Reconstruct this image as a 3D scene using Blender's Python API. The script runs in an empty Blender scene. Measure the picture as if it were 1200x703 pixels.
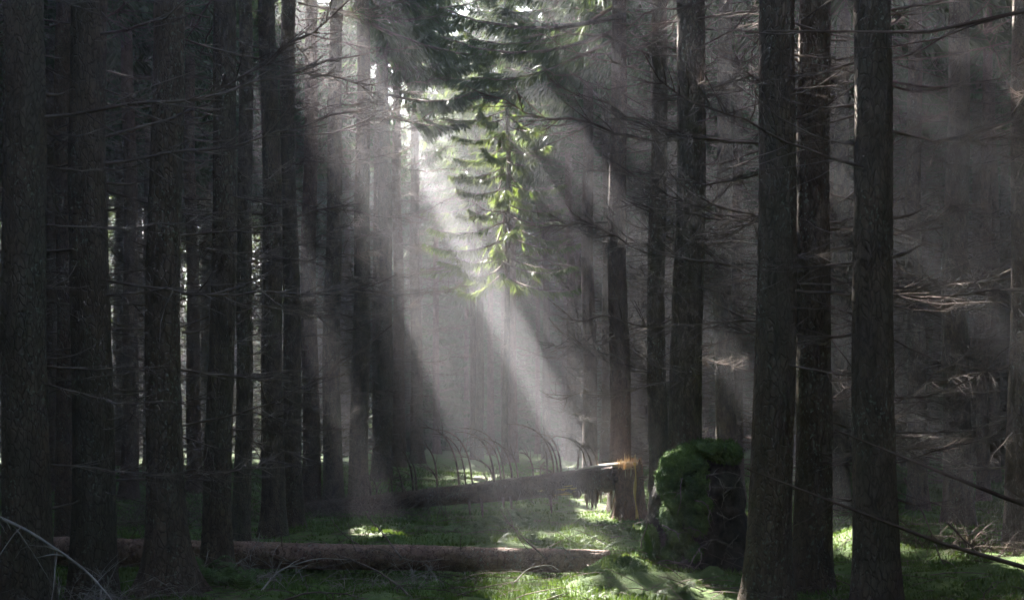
import bpy, math, random
import numpy as np
from mathutils import Vector, Matrix

random.seed(11)
RNG = np.random.default_rng(11)
scene = bpy.context.scene
COL = scene.collection

# ------------------------------------------------------------------ camera, sky, sun, exposure
F, HZ, CH = 1667.0, 515.0, 1.6            # focal length and horizon in photo pixels, eye height
cam_data = bpy.data.cameras.new("camera")
cam_data.lens = 50.0
cam_data.sensor_width = 36.0
cam_data.shift_y = (HZ - 351.5) / 1200.0
cam_data.clip_start = 0.1
cam_data.clip_end = 600.0
cam = bpy.data.objects.new("camera", cam_data)
cam.location = (0, 0, CH)
cam.rotation_euler = (math.radians(90), 0, 0)
COL.objects.link(cam)
scene.camera = cam

SUN = Vector((-540.0, 1667.0, 1192.0)).normalized()      # towards the sun
SUN_EL = math.asin(SUN.z)
SUN_AZ = math.atan2(SUN.x, SUN.y)
world = bpy.data.worlds.new("World")
scene.world = world
world.use_nodes = True
wn = world.node_tree
bg = wn.nodes["Background"]
sky = wn.nodes.new("ShaderNodeTexSky")
sky.sky_type = 'NISHITA'
sky.sun_disc = False
sky.sun_elevation = SUN_EL
sky.sun_rotation = SUN_AZ
wn.links.new(sky.outputs[0], bg.inputs[0])
bg.inputs[1].default_value = 0.08
world.cycles.sampling_method = 'NONE'

sl = bpy.data.lights.new("sun", 'SUN')
sl.energy = 5.0
sl.angle = math.radians(0.5)
sl.color = (1.0, 0.95, 0.88)
sun = bpy.data.objects.new("sun", sl)
sun.rotation_euler = SUN.to_track_quat('Z', 'Y').to_euler()
sun.location = (0, 0, 40)
COL.objects.link(sun)

scene.view_settings.view_transform = 'Standard'
scene.view_settings.look = 'None'
scene.view_settings.gamma = 1.0
scene.view_settings.use_curve_mapping = False
scene.view_settings.exposure = 4.0
HAZE = 0.0023
HAZE_G = 0.5

scene.render.engine = 'CYCLES'
cy = scene.cycles
cy.use_denoising = True
cy.max_bounces = 5
cy.diffuse_bounces = 3
cy.glossy_bounces = 1
cy.transmission_bounces = 3
cy.volume_bounces = 1
cy.transparent_max_bounces = 4
cy.sample_clamp_indirect = 2.0
cy.caustics_reflective = False
cy.caustics_refractive = False
scene.render.use_persistent_data = False


# ------------------------------------------------------------------ helpers
def smooth(a, b, t):
    t = np.clip((np.asarray(t, float) - a) / (b - a), 0, 1)
    return t * t * (3 - 2 * t)


def _hash(i, j, s):
    v = np.sin(i * 127.1 + j * 311.7 + s * 74.7) * 43758.5453
    return v - np.floor(v)


def vnoise(x, y, s=0.0):
    x = np.asarray(x, float); y = np.asarray(y, float)
    i = np.floor(x); j = np.floor(y)
    u = x - i; v = y - j
    u = u * u * (3 - 2 * u); v = v * v * (3 - 2 * v)
    return ((_hash(i, j, s) * (1 - u) + _hash(i + 1, j, s) * u) * (1 - v)
            + (_hash(i, j + 1, s) * (1 - u) + _hash(i + 1, j + 1, s) * u) * v)


def fbm(x, y, s=0.0, o=4):
    a, t, n = 0.5, 0.0, 0.0
    for k in range(o):
        t = t + a * vnoise(np.asarray(x) * 2 ** k, np.asarray(y) * 2 ** k, s + k * 3.1)
        n += a
        a *= 0.5
    return t / n


MOUNDS = [(5.55, 15.0, .30, 1.0, .9), (4.7, 19.6, .28, .6, .9), (1.2, 15.3, .30, .45, .6), (2.0, 14.9, .12, .9, .4),
          (-2.2, 22.0, .12, .7, .7), (-0.6, 21.0, .12, 1.6, 1.0), (1.1, 23.4, .15, 1.2, 1.0), (-3.9, 15.6, .16, 1.0, .7),
          (6.5, 22.0, .22, 1.3, 1.2), (.4, 32.5, .12, 2, 1.2)]


def gz(x, y):
    x = np.asarray(x, float); y = np.asarray(y, float)
    z = .7 * smooth(27.5, 47, y) + .5 * smooth(50, 110, y)
    z = z + (fbm(x * .35, y * .35, 3) - .5) * .30 + (fbm(x * 1.6, y * 1.6, 9) - .5) * .12
    for (mx, my, h, rx, ry) in MOUNDS:
        z = z + h * np.exp(-((x - mx) / rx) ** 2 - ((y - my) / ry) ** 2)
    return z


def g1(x, y):
    return float(gz(x, y))


def PX(px, d):
    return (px - 600.0) / F * d


def PZ(py, d):
    return CH - (py - HZ) * d / F


def mesh_np(name, V, faces, mat=None, smooth_shade=False):
    """faces: int array (n,3)/(n,4), or a list of such arrays."""
    me = bpy.data.meshes.new(name)
    V = np.asarray(V, np.float32)
    fl = faces if isinstance(faces, list) else [faces]
    fl = [np.asarray(f, np.int32) for f in fl if len(f)]
    loops = np.concatenate([f.ravel() for f in fl])
    tot = np.concatenate([np.full(len(f), f.shape[1], np.int32) for f in fl])
    start = np.concatenate([[0], np.cumsum(tot)[:-1]]).astype(np.int32)
    me.vertices.add(len(V)); me.vertices.foreach_set("co", V.ravel())
    me.loops.add(len(loops)); me.loops.foreach_set("vertex_index", loops.astype(np.int32))
    me.polygons.add(len(tot))
    me.polygons.foreach_set("loop_start", start)
    me.polygons.foreach_set("loop_total", tot)
    if smooth_shade:
        me.polygons.foreach_set("use_smooth", np.ones(len(tot), bool))
    me.update(calc_edges=True)
    me.validate()
    if mat is not None:
        me.materials.append(mat)
    return me


def link(name, data, parent=None, loc=(0, 0, 0), rot=(0, 0, 0), scl=(1, 1, 1)):
    o = bpy.data.objects.new(name, data)
    o.location = loc; o.rotation_euler = rot; o.scale = scl
    COL.objects.link(o)
    if parent is not None:
        o.parent = parent
    return o


def tag(o, label=None, cat=None, group=None, kind=None):
    if label: o["label"] = label
    if cat: o["category"] = cat
    if group: o["group"] = group
    if kind: o["kind"] = kind
    return o


class Tubes:
    """collects tapered tubes and free triangles into one mesh"""
    def __init__(self):
        self.V, self.Q, self.T, self.n = [], [], [], 0

    def tube(self, pts, rad, sides=5, cap=True):
        pts = np.asarray(pts, float); rad = np.asarray(rad, float)
        k = len(pts)
        tan = np.gradient(pts, axis=0)
        tan /= np.linalg.norm(tan, axis=1)[:, None] + 1e-9
        ref = np.array([0, 0, 1.0]) if abs(tan[0][2]) < .9 else np.array([1.0, 0, 0])
        u = np.cross(tan, ref); u /= np.linalg.norm(u, axis=1)[:, None] + 1e-9
        w = np.cross(tan, u)
        a = np.linspace(0, 2 * np.pi, sides, endpoint=False)
        ring = (pts[:, None, :] + rad[:, None, None] * (np.cos(a)[None, :, None] * u[:, None, :]
                                                      + np.sin(a)[None, :, None] * w[:, None, :]))
        self.V.append(ring.reshape(-1, 3))
        i = np.arange(k - 1)[:, None] * sides
        j = np.arange(sides)[None, :]
        j2 = (j + 1) % sides
        q = np.stack([i + j, i + j2, i + sides + j2, i + sides + j], -1).reshape(-1, 4) + self.n
        self.Q.append(q)
        self.n += k * sides
        if cap:
            for base, c, flip in ((0, pts[0], True), ((k - 1) * sides, pts[-1], False)):
                self.V.append(c[None]); ci = self.n; self.n += 1
                o = ci - k * sides if base == 0 else ci - 1 - k * sides
                idx = o + base + np.arange(sides)
                nx = o + base + (np.arange(sides) + 1) % sides
                t = np.stack([np.full(sides, ci), nx, idx] if flip else [np.full(sides, ci), idx, nx], -1)
                self.T.append(t)

    def tris(self, V):
        """V (n,3,3)"""
        V = np.asarray(V, float)
        n = len(V)
        self.V.append(V.reshape(-1, 3))
        self.T.append(np.arange(3 * n).reshape(-1, 3) + self.n)
        self.n += 3 * n

    def add(self, V, Q):
        self.V.append(np.asarray(V, float)); self.Q.append(np.asarray(Q) + self.n); self.n += len(V)

    def mesh(self, name, mat, sm=False):
        fs = []
        if self.Q: fs.append(np.concatenate(self.Q))
        if self.T: fs.append(np.concatenate(self.T))
        return mesh_np(name, np.concatenate(self.V), fs, mat, sm)


# ------------------------------------------------------------------ materials
class NT:
    def __init__(self, name):
        self.m = bpy.data.materials.new(name)
        self.m.use_nodes = True
        self.t = self.m.node_tree
        self.b = self.t.nodes["Principled BSDF"]
        self.out = self.t.nodes["Material Output"]
        self.b.inputs["Roughness"].default_value = .9
        self.b.inputs["Specular IOR Level"].default_value = .25

    def n(self, typ, **kw):
        nd = self.t.nodes.new(typ)
        for k, v in kw.items():
            setattr(nd, k, v)
        return nd

    def l(self, a, b):
        self.t.links.new(a, b)

    def coord(self, scale=(1, 1, 1), rnd=False):
        tc = self.n("ShaderNodeTexCoord")
        mp = self.n("ShaderNodeMapping")
        mp.inputs["Scale"].default_value = scale
        self.l(tc.outputs["Object"], mp.inputs["Vector"])
        if rnd:
            oi = self.n("ShaderNodeObjectInfo")
            mu = self.n("ShaderNodeMath", operation='MULTIPLY'); mu.inputs[1].default_value = 37.0
            self.l(oi.outputs["Random"], mu.inputs[0])
            cb = self.n("ShaderNodeCombineXYZ")
            self.l(mu.outputs[0], cb.inputs[0]); self.l(mu.outputs[0], cb.inputs[2])
            self.l(cb.outputs[0], mp.inputs["Location"])
        return mp.outputs[0]

    def noise(self, vec, scale, detail=6, rough=.6):
        nd = self.n("ShaderNodeTexNoise")
        nd.inputs["Scale"].default_value = scale
        nd.inputs["Detail"].default_value = detail
        nd.inputs["Roughness"].default_value = rough
        self.l(vec, nd.inputs["Vector"])
        return nd.outputs["Fac"]

    def ramp(self, fac, stops):
        r = self.n("ShaderNodeValToRGB")
        e = r.color_ramp.elements
        while len(e) < len(stops):
            e.new(.5)
        for q, (p, c) in zip(e, stops):
            q.position = p
            q.color = (c, c, c, 1) if isinstance(c, (int, float)) else (*c, 1)
        self.l(fac, r.inputs[0])
        return r.outputs[0]

    def mix(self, fac, a, b, mode='MIX'):
        m = self.n("ShaderNodeMix", data_type='RGBA', blend_type=mode)
        if isinstance(fac, (int, float)): m.inputs[0].default_value = fac
        else: self.l(fac, m.inputs[0])
        for s, v in ((6, a), (7, b)):
            if isinstance(v, tuple): m.inputs[s].default_value = (*v, 1)
            else: self.l(v, m.inputs[s])
        return m.outputs[2]

    def bump(self, h, strength=.6, dist=.02):
        b = self.n("ShaderNodeBump")
        b.inputs["Strength"].default_value = strength
        b.inputs["Distance"].default_value = dist
        self.l(h, b.inputs["Height"])
        self.l(b.outputs[0], self.b.inputs["Normal"])

    def color(self, c):
        if isinstance(c, tuple): self.b.inputs["Base Color"].default_value = (*c, 1)
        else: self.l(c, self.b.inputs["Base Color"])


def mat_bark(name, dark, light, algae, algae_amt=.5, plate=26.0, bump=.8):
    k = NT(name)
    v = k.coord((1, 1, .45), True)
    big = k.noise(k.coord((1, 1, .3), True), 1.6, 4)
    n1 = k.noise(v, 9, 8, .65)
    vo = k.n("ShaderNodeTexVoronoi", feature='DISTANCE_TO_EDGE')
    vo.inputs["Scale"].default_value = plate
    wob = k.mix(.12, v, k.n("ShaderNodeTexNoise").outputs["Color"])
    k.l(wob, vo.inputs["Vector"])
    crack = k.ramp(vo.outputs["Distance"], [(0, 0.0), (.12, 1.0)])
    base = k.mix(k.ramp(n1, [(.32, 0.0), (.68, 1.0)]), dark, light)
    base = k.mix(k.ramp(big, [(.45, 0.0), (.66, algae_amt)]), base, algae)
    base = k.mix(k.ramp(crack, [(0, .55), (1, 0.0)]), base, tuple(c * .45 for c in dark))
    li = k.noise(k.coord((1, 1, .8), True), 34, 3, .5)
    pat = k.noise(k.coord((1, 1, .5), True), 2.6, 3, .5)
    both = k.n("ShaderNodeMath", operation='MULTIPLY')
    k.l(k.ramp(li, [(.58, 0.0), (.66, 1.0)]), both.inputs[0])
    k.l(k.ramp(pat, [(.46, 0.0), (.60, .8)]), both.inputs[1])
    base = k.mix(both.outputs[0], base, (.20, .21, .16))
    k.color(base)
    hgt = k.n("ShaderNodeMath", operation='MULTIPLY_ADD')
    k.l(n1, hgt.inputs[0]); hgt.inputs[1].default_value = .9; k.l(crack, hgt.inputs[2])
    k.bump(hgt.outputs[0], bump, .014)
    return k.m


BARK = mat_bark("spruce_bark", (.066, .046, .033), (.185, .130, .092), (.090, .094, .058), .6)
BARK_DARK = mat_bark("dark_spruce_bark", (.066, .043, .029), (.172, .116, .078), (.066, .074, .050), .5)
BARK_RED = mat_bark("reddish_spruce_bark", (.085, .048, .034), (.19, .115, .085), (.11, .085, .06), .35)
BARK_LOG = mat_bark("fallen_log_bark", (.13, .066, .048), (.32, .19, .14), (.20, .15, .09), .4, 20, .7)


def mat_twig(name="dead_twig", a=(.068, .044, .033), b=(.21, .155, .125)):
    k = NT(name)
    v = k.coord((1, 1, 1), True)
    k.color(k.mix(k.ramp(k.noise(v, 6, 3), [(.35, 0.0), (.7, 1.0)]), a, b))
    return k.m


TWIG = mat_twig()
TWIG_PALE = mat_twig("bleached_twig", (.15, .12, .10), (.36, .31, .27))
STUMP_BARK = mat_bark("torn_red_bark", (.15, .065, .038), (.34, .165, .095), (.30, .17, .07), .5, 18, .8)



def mat_leaf(name, a, b, trans=.45, scale=3.0):
    k = NT(name)
    v = k.coord((1, 1, 1), True)
    c = k.mix(k.ramp(k.noise(v, scale, 3), [(.35, 0.0), (.65, 1.0)]), a, b)
    k.color(c)
    k.b.inputs["Roughness"].default_value = .6
    tr = k.n("ShaderNodeBsdfTranslucent")
    k.l(k.mix(.5, c, (.10, .13, .02)), tr.inputs["Color"])
    ms = k.n("ShaderNodeMixShader")
    ms.inputs[0].default_value = trans
    k.l(k.b.outputs[0], ms.inputs[1]); k.l(tr.outputs[0], ms.inputs[2])
    k.l(ms.outputs[0], k.out.inputs["Surface"])
    return k.m


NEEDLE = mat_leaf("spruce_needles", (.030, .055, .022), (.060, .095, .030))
NEEDLE_SUN = mat_leaf("sunlit_spruce_needles", (.060, .100, .022), (.130, .160, .036), .55)  # sunlit look put into the colour: brighter, yellower copy of the needles
GRASS = mat_leaf("grass_and_moss", (.050, .118, .012), (.120, .180, .026), .35, .9)
FERN = mat_leaf("fern_leaf", (.040, .090, .015), (.085, .140, .030), .35, 1.2)


def mat_moss(name="moss", a=(.036, .095, .009), b=(.110, .190, .020)):
    k = NT(name)
    v = k.coord()
    n1 = k.noise(v, 4, 6); n2 = k.noise(v, 60, 4)
    c = k.mix(k.ramp(n1, [(.35, 0.0), (.66, 1.0)]), a, b)
    c = k.mix(k.ramp(n2, [(.3, .5), (.6, 0.0)]), c, (.012, .028, .006))
    k.color(c)
    k.bump(n2, 1.0, .02)
    return k.m


MOSS = mat_moss()


def mat_ground():
    k = NT("forest_floor")
    v = k.coord()
    n1 = k.noise(v, .8, 6, .65)
    n2 = k.noise(v, 7, 6, .7)
    n3 = k.noise(v, 70, 5, .7)
    moss = k.mix(k.ramp(n2, [(.3, 0.0), (.7, 1.0)]), (.045, .100, .012), (.110, .165, .028))
    litter = k.mix(k.ramp(n3, [(.3, 0.0), (.7, 1.0)]), (.060, .040, .028), (.20, .14, .10))
    c = k.mix(k.ramp(n1, [(.55, 0.0), (.68, 1.0)]), moss, litter)
    k.color(c)
    h = k.n("ShaderNodeMath", operation='MULTIPLY_ADD')
    k.l(n2, h.inputs[0]); h.inputs[1].default_value = 2.0; k.l(n3, h.inputs[2])
    k.bump(h.outputs[0], .9, .04)
    return k.m


def mat_simple(name, a, b, scale=8, stretch=(1, 1, 1), bump=.5, dist=.01):
    k = NT(name)
    v = k.coord(stretch, True)
    n1 = k.noise(v, scale, 6, .65)
    k.color(k.mix(k.ramp(n1, [(.35, 0.0), (.65, 1.0)]), a, b))
    k.bump(n1, bump, dist)
    return k.m


SOIL = mat_simple("root_plate_soil", (.018, .013, .010), (.065, .048, .036), 9, (1, 1, 1), 1.0, .05)
ROOT = mat_simple("bare_root", (.07, .055, .045), (.20, .165, .14), 14, (1, 1, 1), .5)
WOOD = mat_simple("fresh_split_wood", (.52, .33, .11), (.70, .50, .23), 12, (1, 1, .12), .7)
WOOD_SPLIT = mat_simple("splintered_heartwood", (.40, .27, .13), (.64, .48, .28), 14, (1, 1, .12), .7)
WOOD_PALE = mat_simple("pale_splinter_wood", (.50, .42, .32), (.72, .64, .52), 12, (.12, 1, 1), .6)
WOOD_AMBER = mat_simple("amber_resin_wood", (.56, .33, .07), (.74, .50, .15), 10, (1, 1, .2), .5)
SHRED = mat_simple("torn_bark_shreds", (.075, .042, .028), (.17, .10, .065), 14, (1, 1, .2), .6)

# ------------------------------------------------------------------ where the canopy is open to the sun
# a point is followed down its own sun ray to the height .5 m; gaps are spots on that plane
KX, KY = -SUN.x / SUN.z, SUN.y / SUN.z
GC = np.array([KX * (CH - .5), -KY * (CH - .5)])


def sunmap(x, y, z):
    return np.asarray(x) + KX * (np.asarray(z) - .5), np.asarray(y) - KY * (np.asarray(z) - .5)


GAPS = [  # gx, gy, half width, half length (pointing at the viewer), openness
    (1.77, 31.6, .47, 4.2, 1.0),        # the broad shaft that ends by the snapped stump
    (-.75, 36.0, .24, 1.2, .7),         # fainter shaft to its left
    (-2.2, 22.3, .24, .5, 1.0),         # bright spot behind the front log
    (4.62, 19.9, .30, .7, 1.0),         # bright moss between two right-hand trunks
    (5.45, 15.1, .28, .4, 1.0),
    (2.6, 37.5, .45, 1.4, .8),
    (2.36, 27.1, .34, .5, 1.0),         # snapped stump
    (1.92, 14.35, .40, .5, .97),        # crest of the root plate
]


def spot(x, y, z):
    gx, gy = sunmap(x, y, z)
    o = np.zeros(np.shape(gx), bool)
    for (cx, cy_, a, b, s) in GAPS[2:5]:
        o |= (gx - cx) ** 2 + (gy - cy_) ** 2 < (a + .1) ** 2
    return o


def openness(x, y, z):
    gx, gy = sunmap(x, y, z)
    o = np.zeros(np.shape(gx))
    for (cx, cy_, a, b, s) in GAPS:
        ax = np.array([cx, cy_]) - GC; ax /= np.linalg.norm(ax)
        dx, dy = gx - cx, gy - cy_
        u = dx * ax[0] + dy * ax[1]; w = -dx * ax[1] + dy * ax[0]
        m = .10 if a < .35 else 0.0
        o = np.maximum(o, s * ((u / (b + m)) ** 2 + (w / (a + m)) ** 2 < 1))
    # the clearing in the middle distance: ragged, partly open
    cl = smooth(38, 44, gy) * (1 - smooth(66, 80, gy)) * smooth(-4.5, -1.5, gx) * (1 - smooth(3.5, 6.0, gx))
    hole = np.clip((fbm(gx * .55 + 4, gy * .2, 21, 3) - .45) * 6, 0, 1)
    o = np.maximum(o, cl * hole * .45)
    # ragged roof over the back left of the wood: pale lit mist behind the dark left trunks
    bl = smooth(43, 50, gy) * (1 - smooth(84, 94, gy)) * smooth(-30, -22, gx) * (1 - smooth(-7.5, -4.5, gx))
    fleck = np.clip((fbm(gx * .7 + 11, gy * .35, 27, 3) - .36) * 7, 0, 1)
    o = np.maximum(o, bl * fleck * .93)
    # unseen roof thinned to light the foreground: fine holes blur into soft sun
    so = smooth(11.5, 13.0, gy) * (1 - smooth(23.5, 25.5, gy)) * smooth(-1.3, .1, gx) * (1 - smooth(1.0, 2.0, gx))
    o = np.maximum(o, .95 * so)
    # trees behind the green spruce leave it in the sun
    o = np.maximum(o, 1.0 * ((np.abs(gx - 2.25 - (39.3 - gy) * .3235) < .75) & (gy > 28.5) & (gy < 42) & (y > 49.3) & (y < 90)))
    # hole cut in the unseen roof for foreground light; its sun falls behind the eye
    o = np.maximum(o, .97 * smooth(6.5, 8.5, y) * (1 - smooth(17.0, 19.5, y)) * smooth(-5.5, -3.5, x) * (1 - smooth(-1.0, .8, x)))
    return o


def trunk_blocks(x, y, r):
    z = np.linspace(0, 22, 90)
    gx, gy = sunmap(np.full(90, x), np.full(90, y), z)
    for (cx, cy_, a, b, s) in GAPS:
        ax = np.array([cx, cy_]) - GC; ax /= np.linalg.norm(ax)
        dx, dy = gx - cx, gy - cy_
        u = dx * ax[0] + dy * ax[1]; w = -dx * ax[1] + dy * ax[0]
        if np.any((np.abs(u) < b * .8) & (np.abs(w) < a + r)):
            return True
    return False


# ------------------------------------------------------------------ ground
def build_ground():
    def axis(lo, hi, flo, fhi, fine, grow=1.16):
        a = list(np.arange(flo, fhi, fine))
        s = fine
        while a[-1] < hi:
            s = min(s * grow, 9); a.append(a[-1] + s)
        s = fine
        while a[0] > lo:
            s = min(s * grow, 9); a.insert(0, a[0] - s)
        return np.array(a)
    xs = axis(-150, 150, -10, 10, .09)
    ys = axis(-70, 180, 11, 34, .11)
    X, Y = np.meshgrid(xs, ys)
    Z = gz(X, Y)
    lump = np.maximum(0, fbm(X * 2.4, Y * 2.4, 31, 3) - .5)
    Z = Z + lump * .22 + (fbm(X * 7, Y * 7, 41, 2) - .5) * .03
    nx, ny = len(xs), len(ys)
    i = np.arange(ny - 1)[:, None] * nx + np.arange(nx - 1)[None]
    q = np.stack([i, i + 1, i + nx + 1, i + nx], -1).reshape(-1, 4)
    me = mesh_np("forest_floor", np.stack([X, Y, Z], -1).reshape(-1, 3), q, mat_ground(), True)
    tag(link("ground", me), "mossy forest floor of needles, moss and twigs", kind="structure")


build_ground()


# ------------------------------------------------------------------ haze
def build_haze():
    V = np.array([[x, y, z] for x in (-165, 165) for y in (-85, 195) for z in (-3, 28)], float)
    q = np.array([[0, 1, 3, 2], [4, 6, 7, 5], [0, 4, 5, 1], [2, 3, 7, 6], [0, 2, 6, 4], [1, 5, 7, 3]])
    k = NT("haze_air")
    k.t.nodes.remove(k.b)
    pv = k.n("ShaderNodeVolumePrincipled")
    pv.inputs["Color"].default_value = (.93, .93, 1.0, 1)
    pv.inputs["Density"].default_value = HAZE
    pv.inputs["Anisotropy"].default_value = HAZE_G
    k.l(pv.outputs[0], k.out.inputs["Volume"])
    tag(link("haze", mesh_np("haze", V, q, k.m)), "thin pale mist hanging in the forest air", "haze", kind="stuff")


build_haze()

# ------------------------------------------------------------------ spruce building blocks
TREE_H = 24.0


def trunk_mesh(name, r0, flare, mat, seed, seg=28, fine=.10, top=TREE_H, zfine=7.0):
    zs = [-.25, -.1]
    z = 0.0
    while z < zfine:
        zs.append(z); z += fine
    while z < top:
        zs.append(z); z += 1.0
    zs.append(top)
    zs = np.array(zs)
    a = np.linspace(0, 2 * np.pi, seg, endpoint=False)
    A, Z = np.meshgrid(a, zs)
    rad = r0 * np.clip(1 - Z / (top + 1.5), .04, 1) ** .85
    nl = 4 + seed % 3
    lob = .62 + .38 * np.cos(A * nl + seed) + .25 * np.cos(A * (nl + 3) + seed * 2.3)
    rad = rad * (1 + flare * np.exp(-np.maximum(Z, 0) / .34) * (.65 + .55 * lob))
    ca, sa = np.cos(A), np.sin(A)
    nz = fbm((ca + 2) * 3.2 + seed, Z * 1.1 + sa * 3.2 + 40, seed, 3) - .5
    nf = fbm((ca + 2) * 16 + seed, Z * 9 + sa * 16 + 90, seed + 5, 2) - .5
    rad = rad + r0 * (.10 * nz) + .016 * nf
    bx = .05 * np.sin(Z * .35 + seed) + .02 * np.sin(Z * 1.1 + seed * 2)
    by = .05 * np.cos(Z * .31 + seed * 1.7)
    bx = bx - bx[2:3]; by = by - by[2:3]
    V = np.stack([rad * ca + bx, rad * sa + by, Z], -1).reshape(-1, 3)
    n = len(zs)
    i = np.arange(n - 1)[:, None] * seg
    j = np.arange(seg)[None]; j2 = (j + 1) % seg
    q = np.stack([i + j, i + j2, i + seg + j2, i + seg + j], -1).reshape(-1, 4)
    return mesh_np(name, V, q, mat, True)


def rot_z(p, a):
    c, s = math.cos(a), math.sin(a)
    p = np.asarray(p, float)
    return np.stack([p[..., 0] * c - p[..., 1] * s, p[..., 0] * s + p[..., 1] * c, p[..., 2]], -1)


def dead_branch_curve(L, droop, lift, bend, rnd, k=9):
    s = np.linspace(0, 1, k)
    x = L * s
    y = L * (bend * s * s + .04 * np.cumsum(rnd.normal(0, 1, k)) * s)
    z = L * (-droop * s + lift * s ** 2.2 + .021 * np.cumsum(rnd.normal(0, 1, k)) * s)
    return np.stack([x, y, z], -1)


def add_dead_branch(tb, L, r, rnd, sides=5, twigs=8, sub=True, M=None, k=9, flat=1.0):
    """M maps local points to the wanted place"""
    c = dead_branch_curve(L, rnd.uniform(-.05, .42) * flat, rnd.uniform(.05, .55) * flat, rnd.uniform(-.2, .2), rnd, k)
    f = (lambda p: p) if M is None else M
    s = np.linspace(0, 1, k)
    rad = r * (1 - s) ** .8 + .0022
    tb.tube(f(c), rad, sides, False)
    for t in range(twigs):
        p = rnd.uniform(.12, .97)
        i = min(int(p * (k - 1)), k - 2)
        fr = p * (k - 1) - i
        b = c[i] * (1 - fr) + c[i + 1] * fr
        d = c[i + 1] - c[i]; d /= np.linalg.norm(d)
        side = 1 if rnd.random() < .5 else -1
        lat = np.array([-d[1], d[0], 0]); lat /= np.linalg.norm(lat) + 1e-6
        ln = L * rnd.uniform(.10, .36) * (1.05 - p * .6)
        dirv = d * rnd.uniform(.35, .9) + lat * side * rnd.uniform(.5, 1.0) + np.array([0, 0, rnd.uniform(-.45, .25)])
        dirv /= np.linalg.norm(dirv)
        ss = np.linspace(0, 1, 4)
        tw = b + dirv * ln * ss[:, None] + (d * .25 + np.array([0, 0, rnd.uniform(-.2, .35)])) * ln * (ss ** 2)[:, None]
        tr = max(r * .34 * (1 - p * .6), .0022)
        tb.tube(f(tw), tr * (1 - ss * .7) + .0008, 3, False)
        if sub and rnd.random() < .55:
            for _ in range(rnd.integers(1, 4)):
                q = rnd.integers(1, 3)
                dv = dirv + rnd.normal(0, .6, 3); dv /= np.linalg.norm(dv)
                tb.tube(f(np.array([tw[q], tw[q] + dv * ln * .22, tw[q] + dv * ln * .42 + np.array([0, 0, .02])])), [tr * .5, tr * .4, .001], 3, False)


rb = np.random.default_rng(5)
BRANCH = []          # near branches, length about 1 m each, thick enough to read
for i in range(18):
    tb = Tubes()
    add_dead_branch(tb, 1.0, rb.uniform(.006, .0095), rb, 5, int(rb.integers(8, 16)))
    BRANCH.append(tb.mesh("dead_branch", TWIG, True))
BRANCH_LONG = []
for i in range(8):
    tb = Tubes()
    add_dead_branch(tb, 1.0, rb.uniform(.0030, .0046), rb, 5, int(rb.integers(22, 36)), True, None, 13, .55)
    BRANCH_LONG.append(tb.mesh("dead_branch", TWIG, True))
STUB = []
for i in range(5):
    tb = Tubes()
    add_dead_branch(tb, .22, .011, rb, 5, 1, False, None, 5)
    STUB.append(tb.mesh("dead_branch", TWIG, True))


def branch_bundle(seed, z0, z1, step, Lmin, Lmax, per=5, r=.016):
    """all dead branches of one distant trunk"""
    rnd = np.random.default_rng(seed)
    tb = Tubes()
    z = z0
    while z < z1:
        for _ in range(rnd.integers(max(per - 2, 1), per + 2)):
            a = rnd.uniform(0, 2 * np.pi)
            zz = z + rnd.uniform(-.15, .15)
            L = rnd.uniform(Lmin, Lmax)
            add_dead_branch(tb, L, r * rnd.uniform(.6, 1.1), rnd, 3, int(rnd.integers(4, 9)), False,
                            lambda p, a=a, zz=zz: rot_z(p + np.array([.08, 0, 0]), a) + np.array([0, 0, zz]), 6)
        z += step
    return tb.mesh("dead_branches", TWIG, False)


BUNDLE = [branch_bundle(100 + i, .7, 14.5, .30, .7, 2.4, 6) for i in range(6)]


# --- live crowns: hanging needle sprays carried on whorled boughs
def crown_arrays(seed, z0, z1, R, nb, strips, sl, sw, droop=.35, rows=1):
    """returns sprays (n,k,3) as quads and boughs as tube point lists"""
    rnd = np.random.default_rng(seed)
    sp, boughs = [], []
    for b in range(nb):
        t = (b + rnd.random()) / nb
        z = z0 + (z1 - z0) * t ** 1.15
        L = R * (1 - t) ** .75 * rnd.uniform(.65, 1.15) + .25
        a = b * 2.39996 + rnd.normal(0, .35)
        s = np.linspace(0, 1, 6)
        c = np.stack([L * s, .06 * L * np.sin(s * 3 + b), -droop * L * s + .75 * droop * L * s ** 2.4 + (.12 * L * s) * t], -1)
        c = rot_z(c, a) + np.array([0, 0, z])
        boughs.append((c, max(.035 * L / 2.2, .008)))
        n = max(4, int(strips * L / R))
        p = rnd.uniform(.14, 1.0, n) ** .8
        idx = np.clip((p * 5).astype(int), 0, 4); fr = p * 5 - idx
        base = c[idx] * (1 - fr)[:, None] + c[np.minimum(idx + 1, 5)] * fr[:, None]
        d = c[idx + 1] - c[idx]; d /= np.linalg.norm(d, axis=1)[:, None]
        lat = np.stack([-d[:, 1], d[:, 0], np.zeros(n)], -1)
        side = rnd.choice([-1, 1], n)[:, None]
        ln = (sl * rnd.uniform(.55, 1.3, n) * (1.15 - .55 * p))[:, None]
        hang = rnd.uniform(.15, 1.25, n)[:, None]
        dv = d * rnd.uniform(.3, .9, n)[:, None] + lat * side * rnd.uniform(.3, 1.0, n)[:, None]
        dv[:, 2:3] -= hang
        dv /= np.linalg.norm(dv, axis=1)[:, None]
        wv = np.cross(dv, rnd.normal(0, 1, (n, 3))); wv /= np.linalg.norm(wv, axis=1)[:, None]
        w = (sw * rnd.uniform(.6, 1.3, n))[:, None]
        mid = base + dv * ln * .45
        end = base + dv * ln; end[:, 2:3] -= .18 * ln
        sp.append(np.stack([base - wv * w * .35, mid - wv * w, end, mid + wv * w], 1))
    return np.concatenate(sp), boughs


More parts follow.
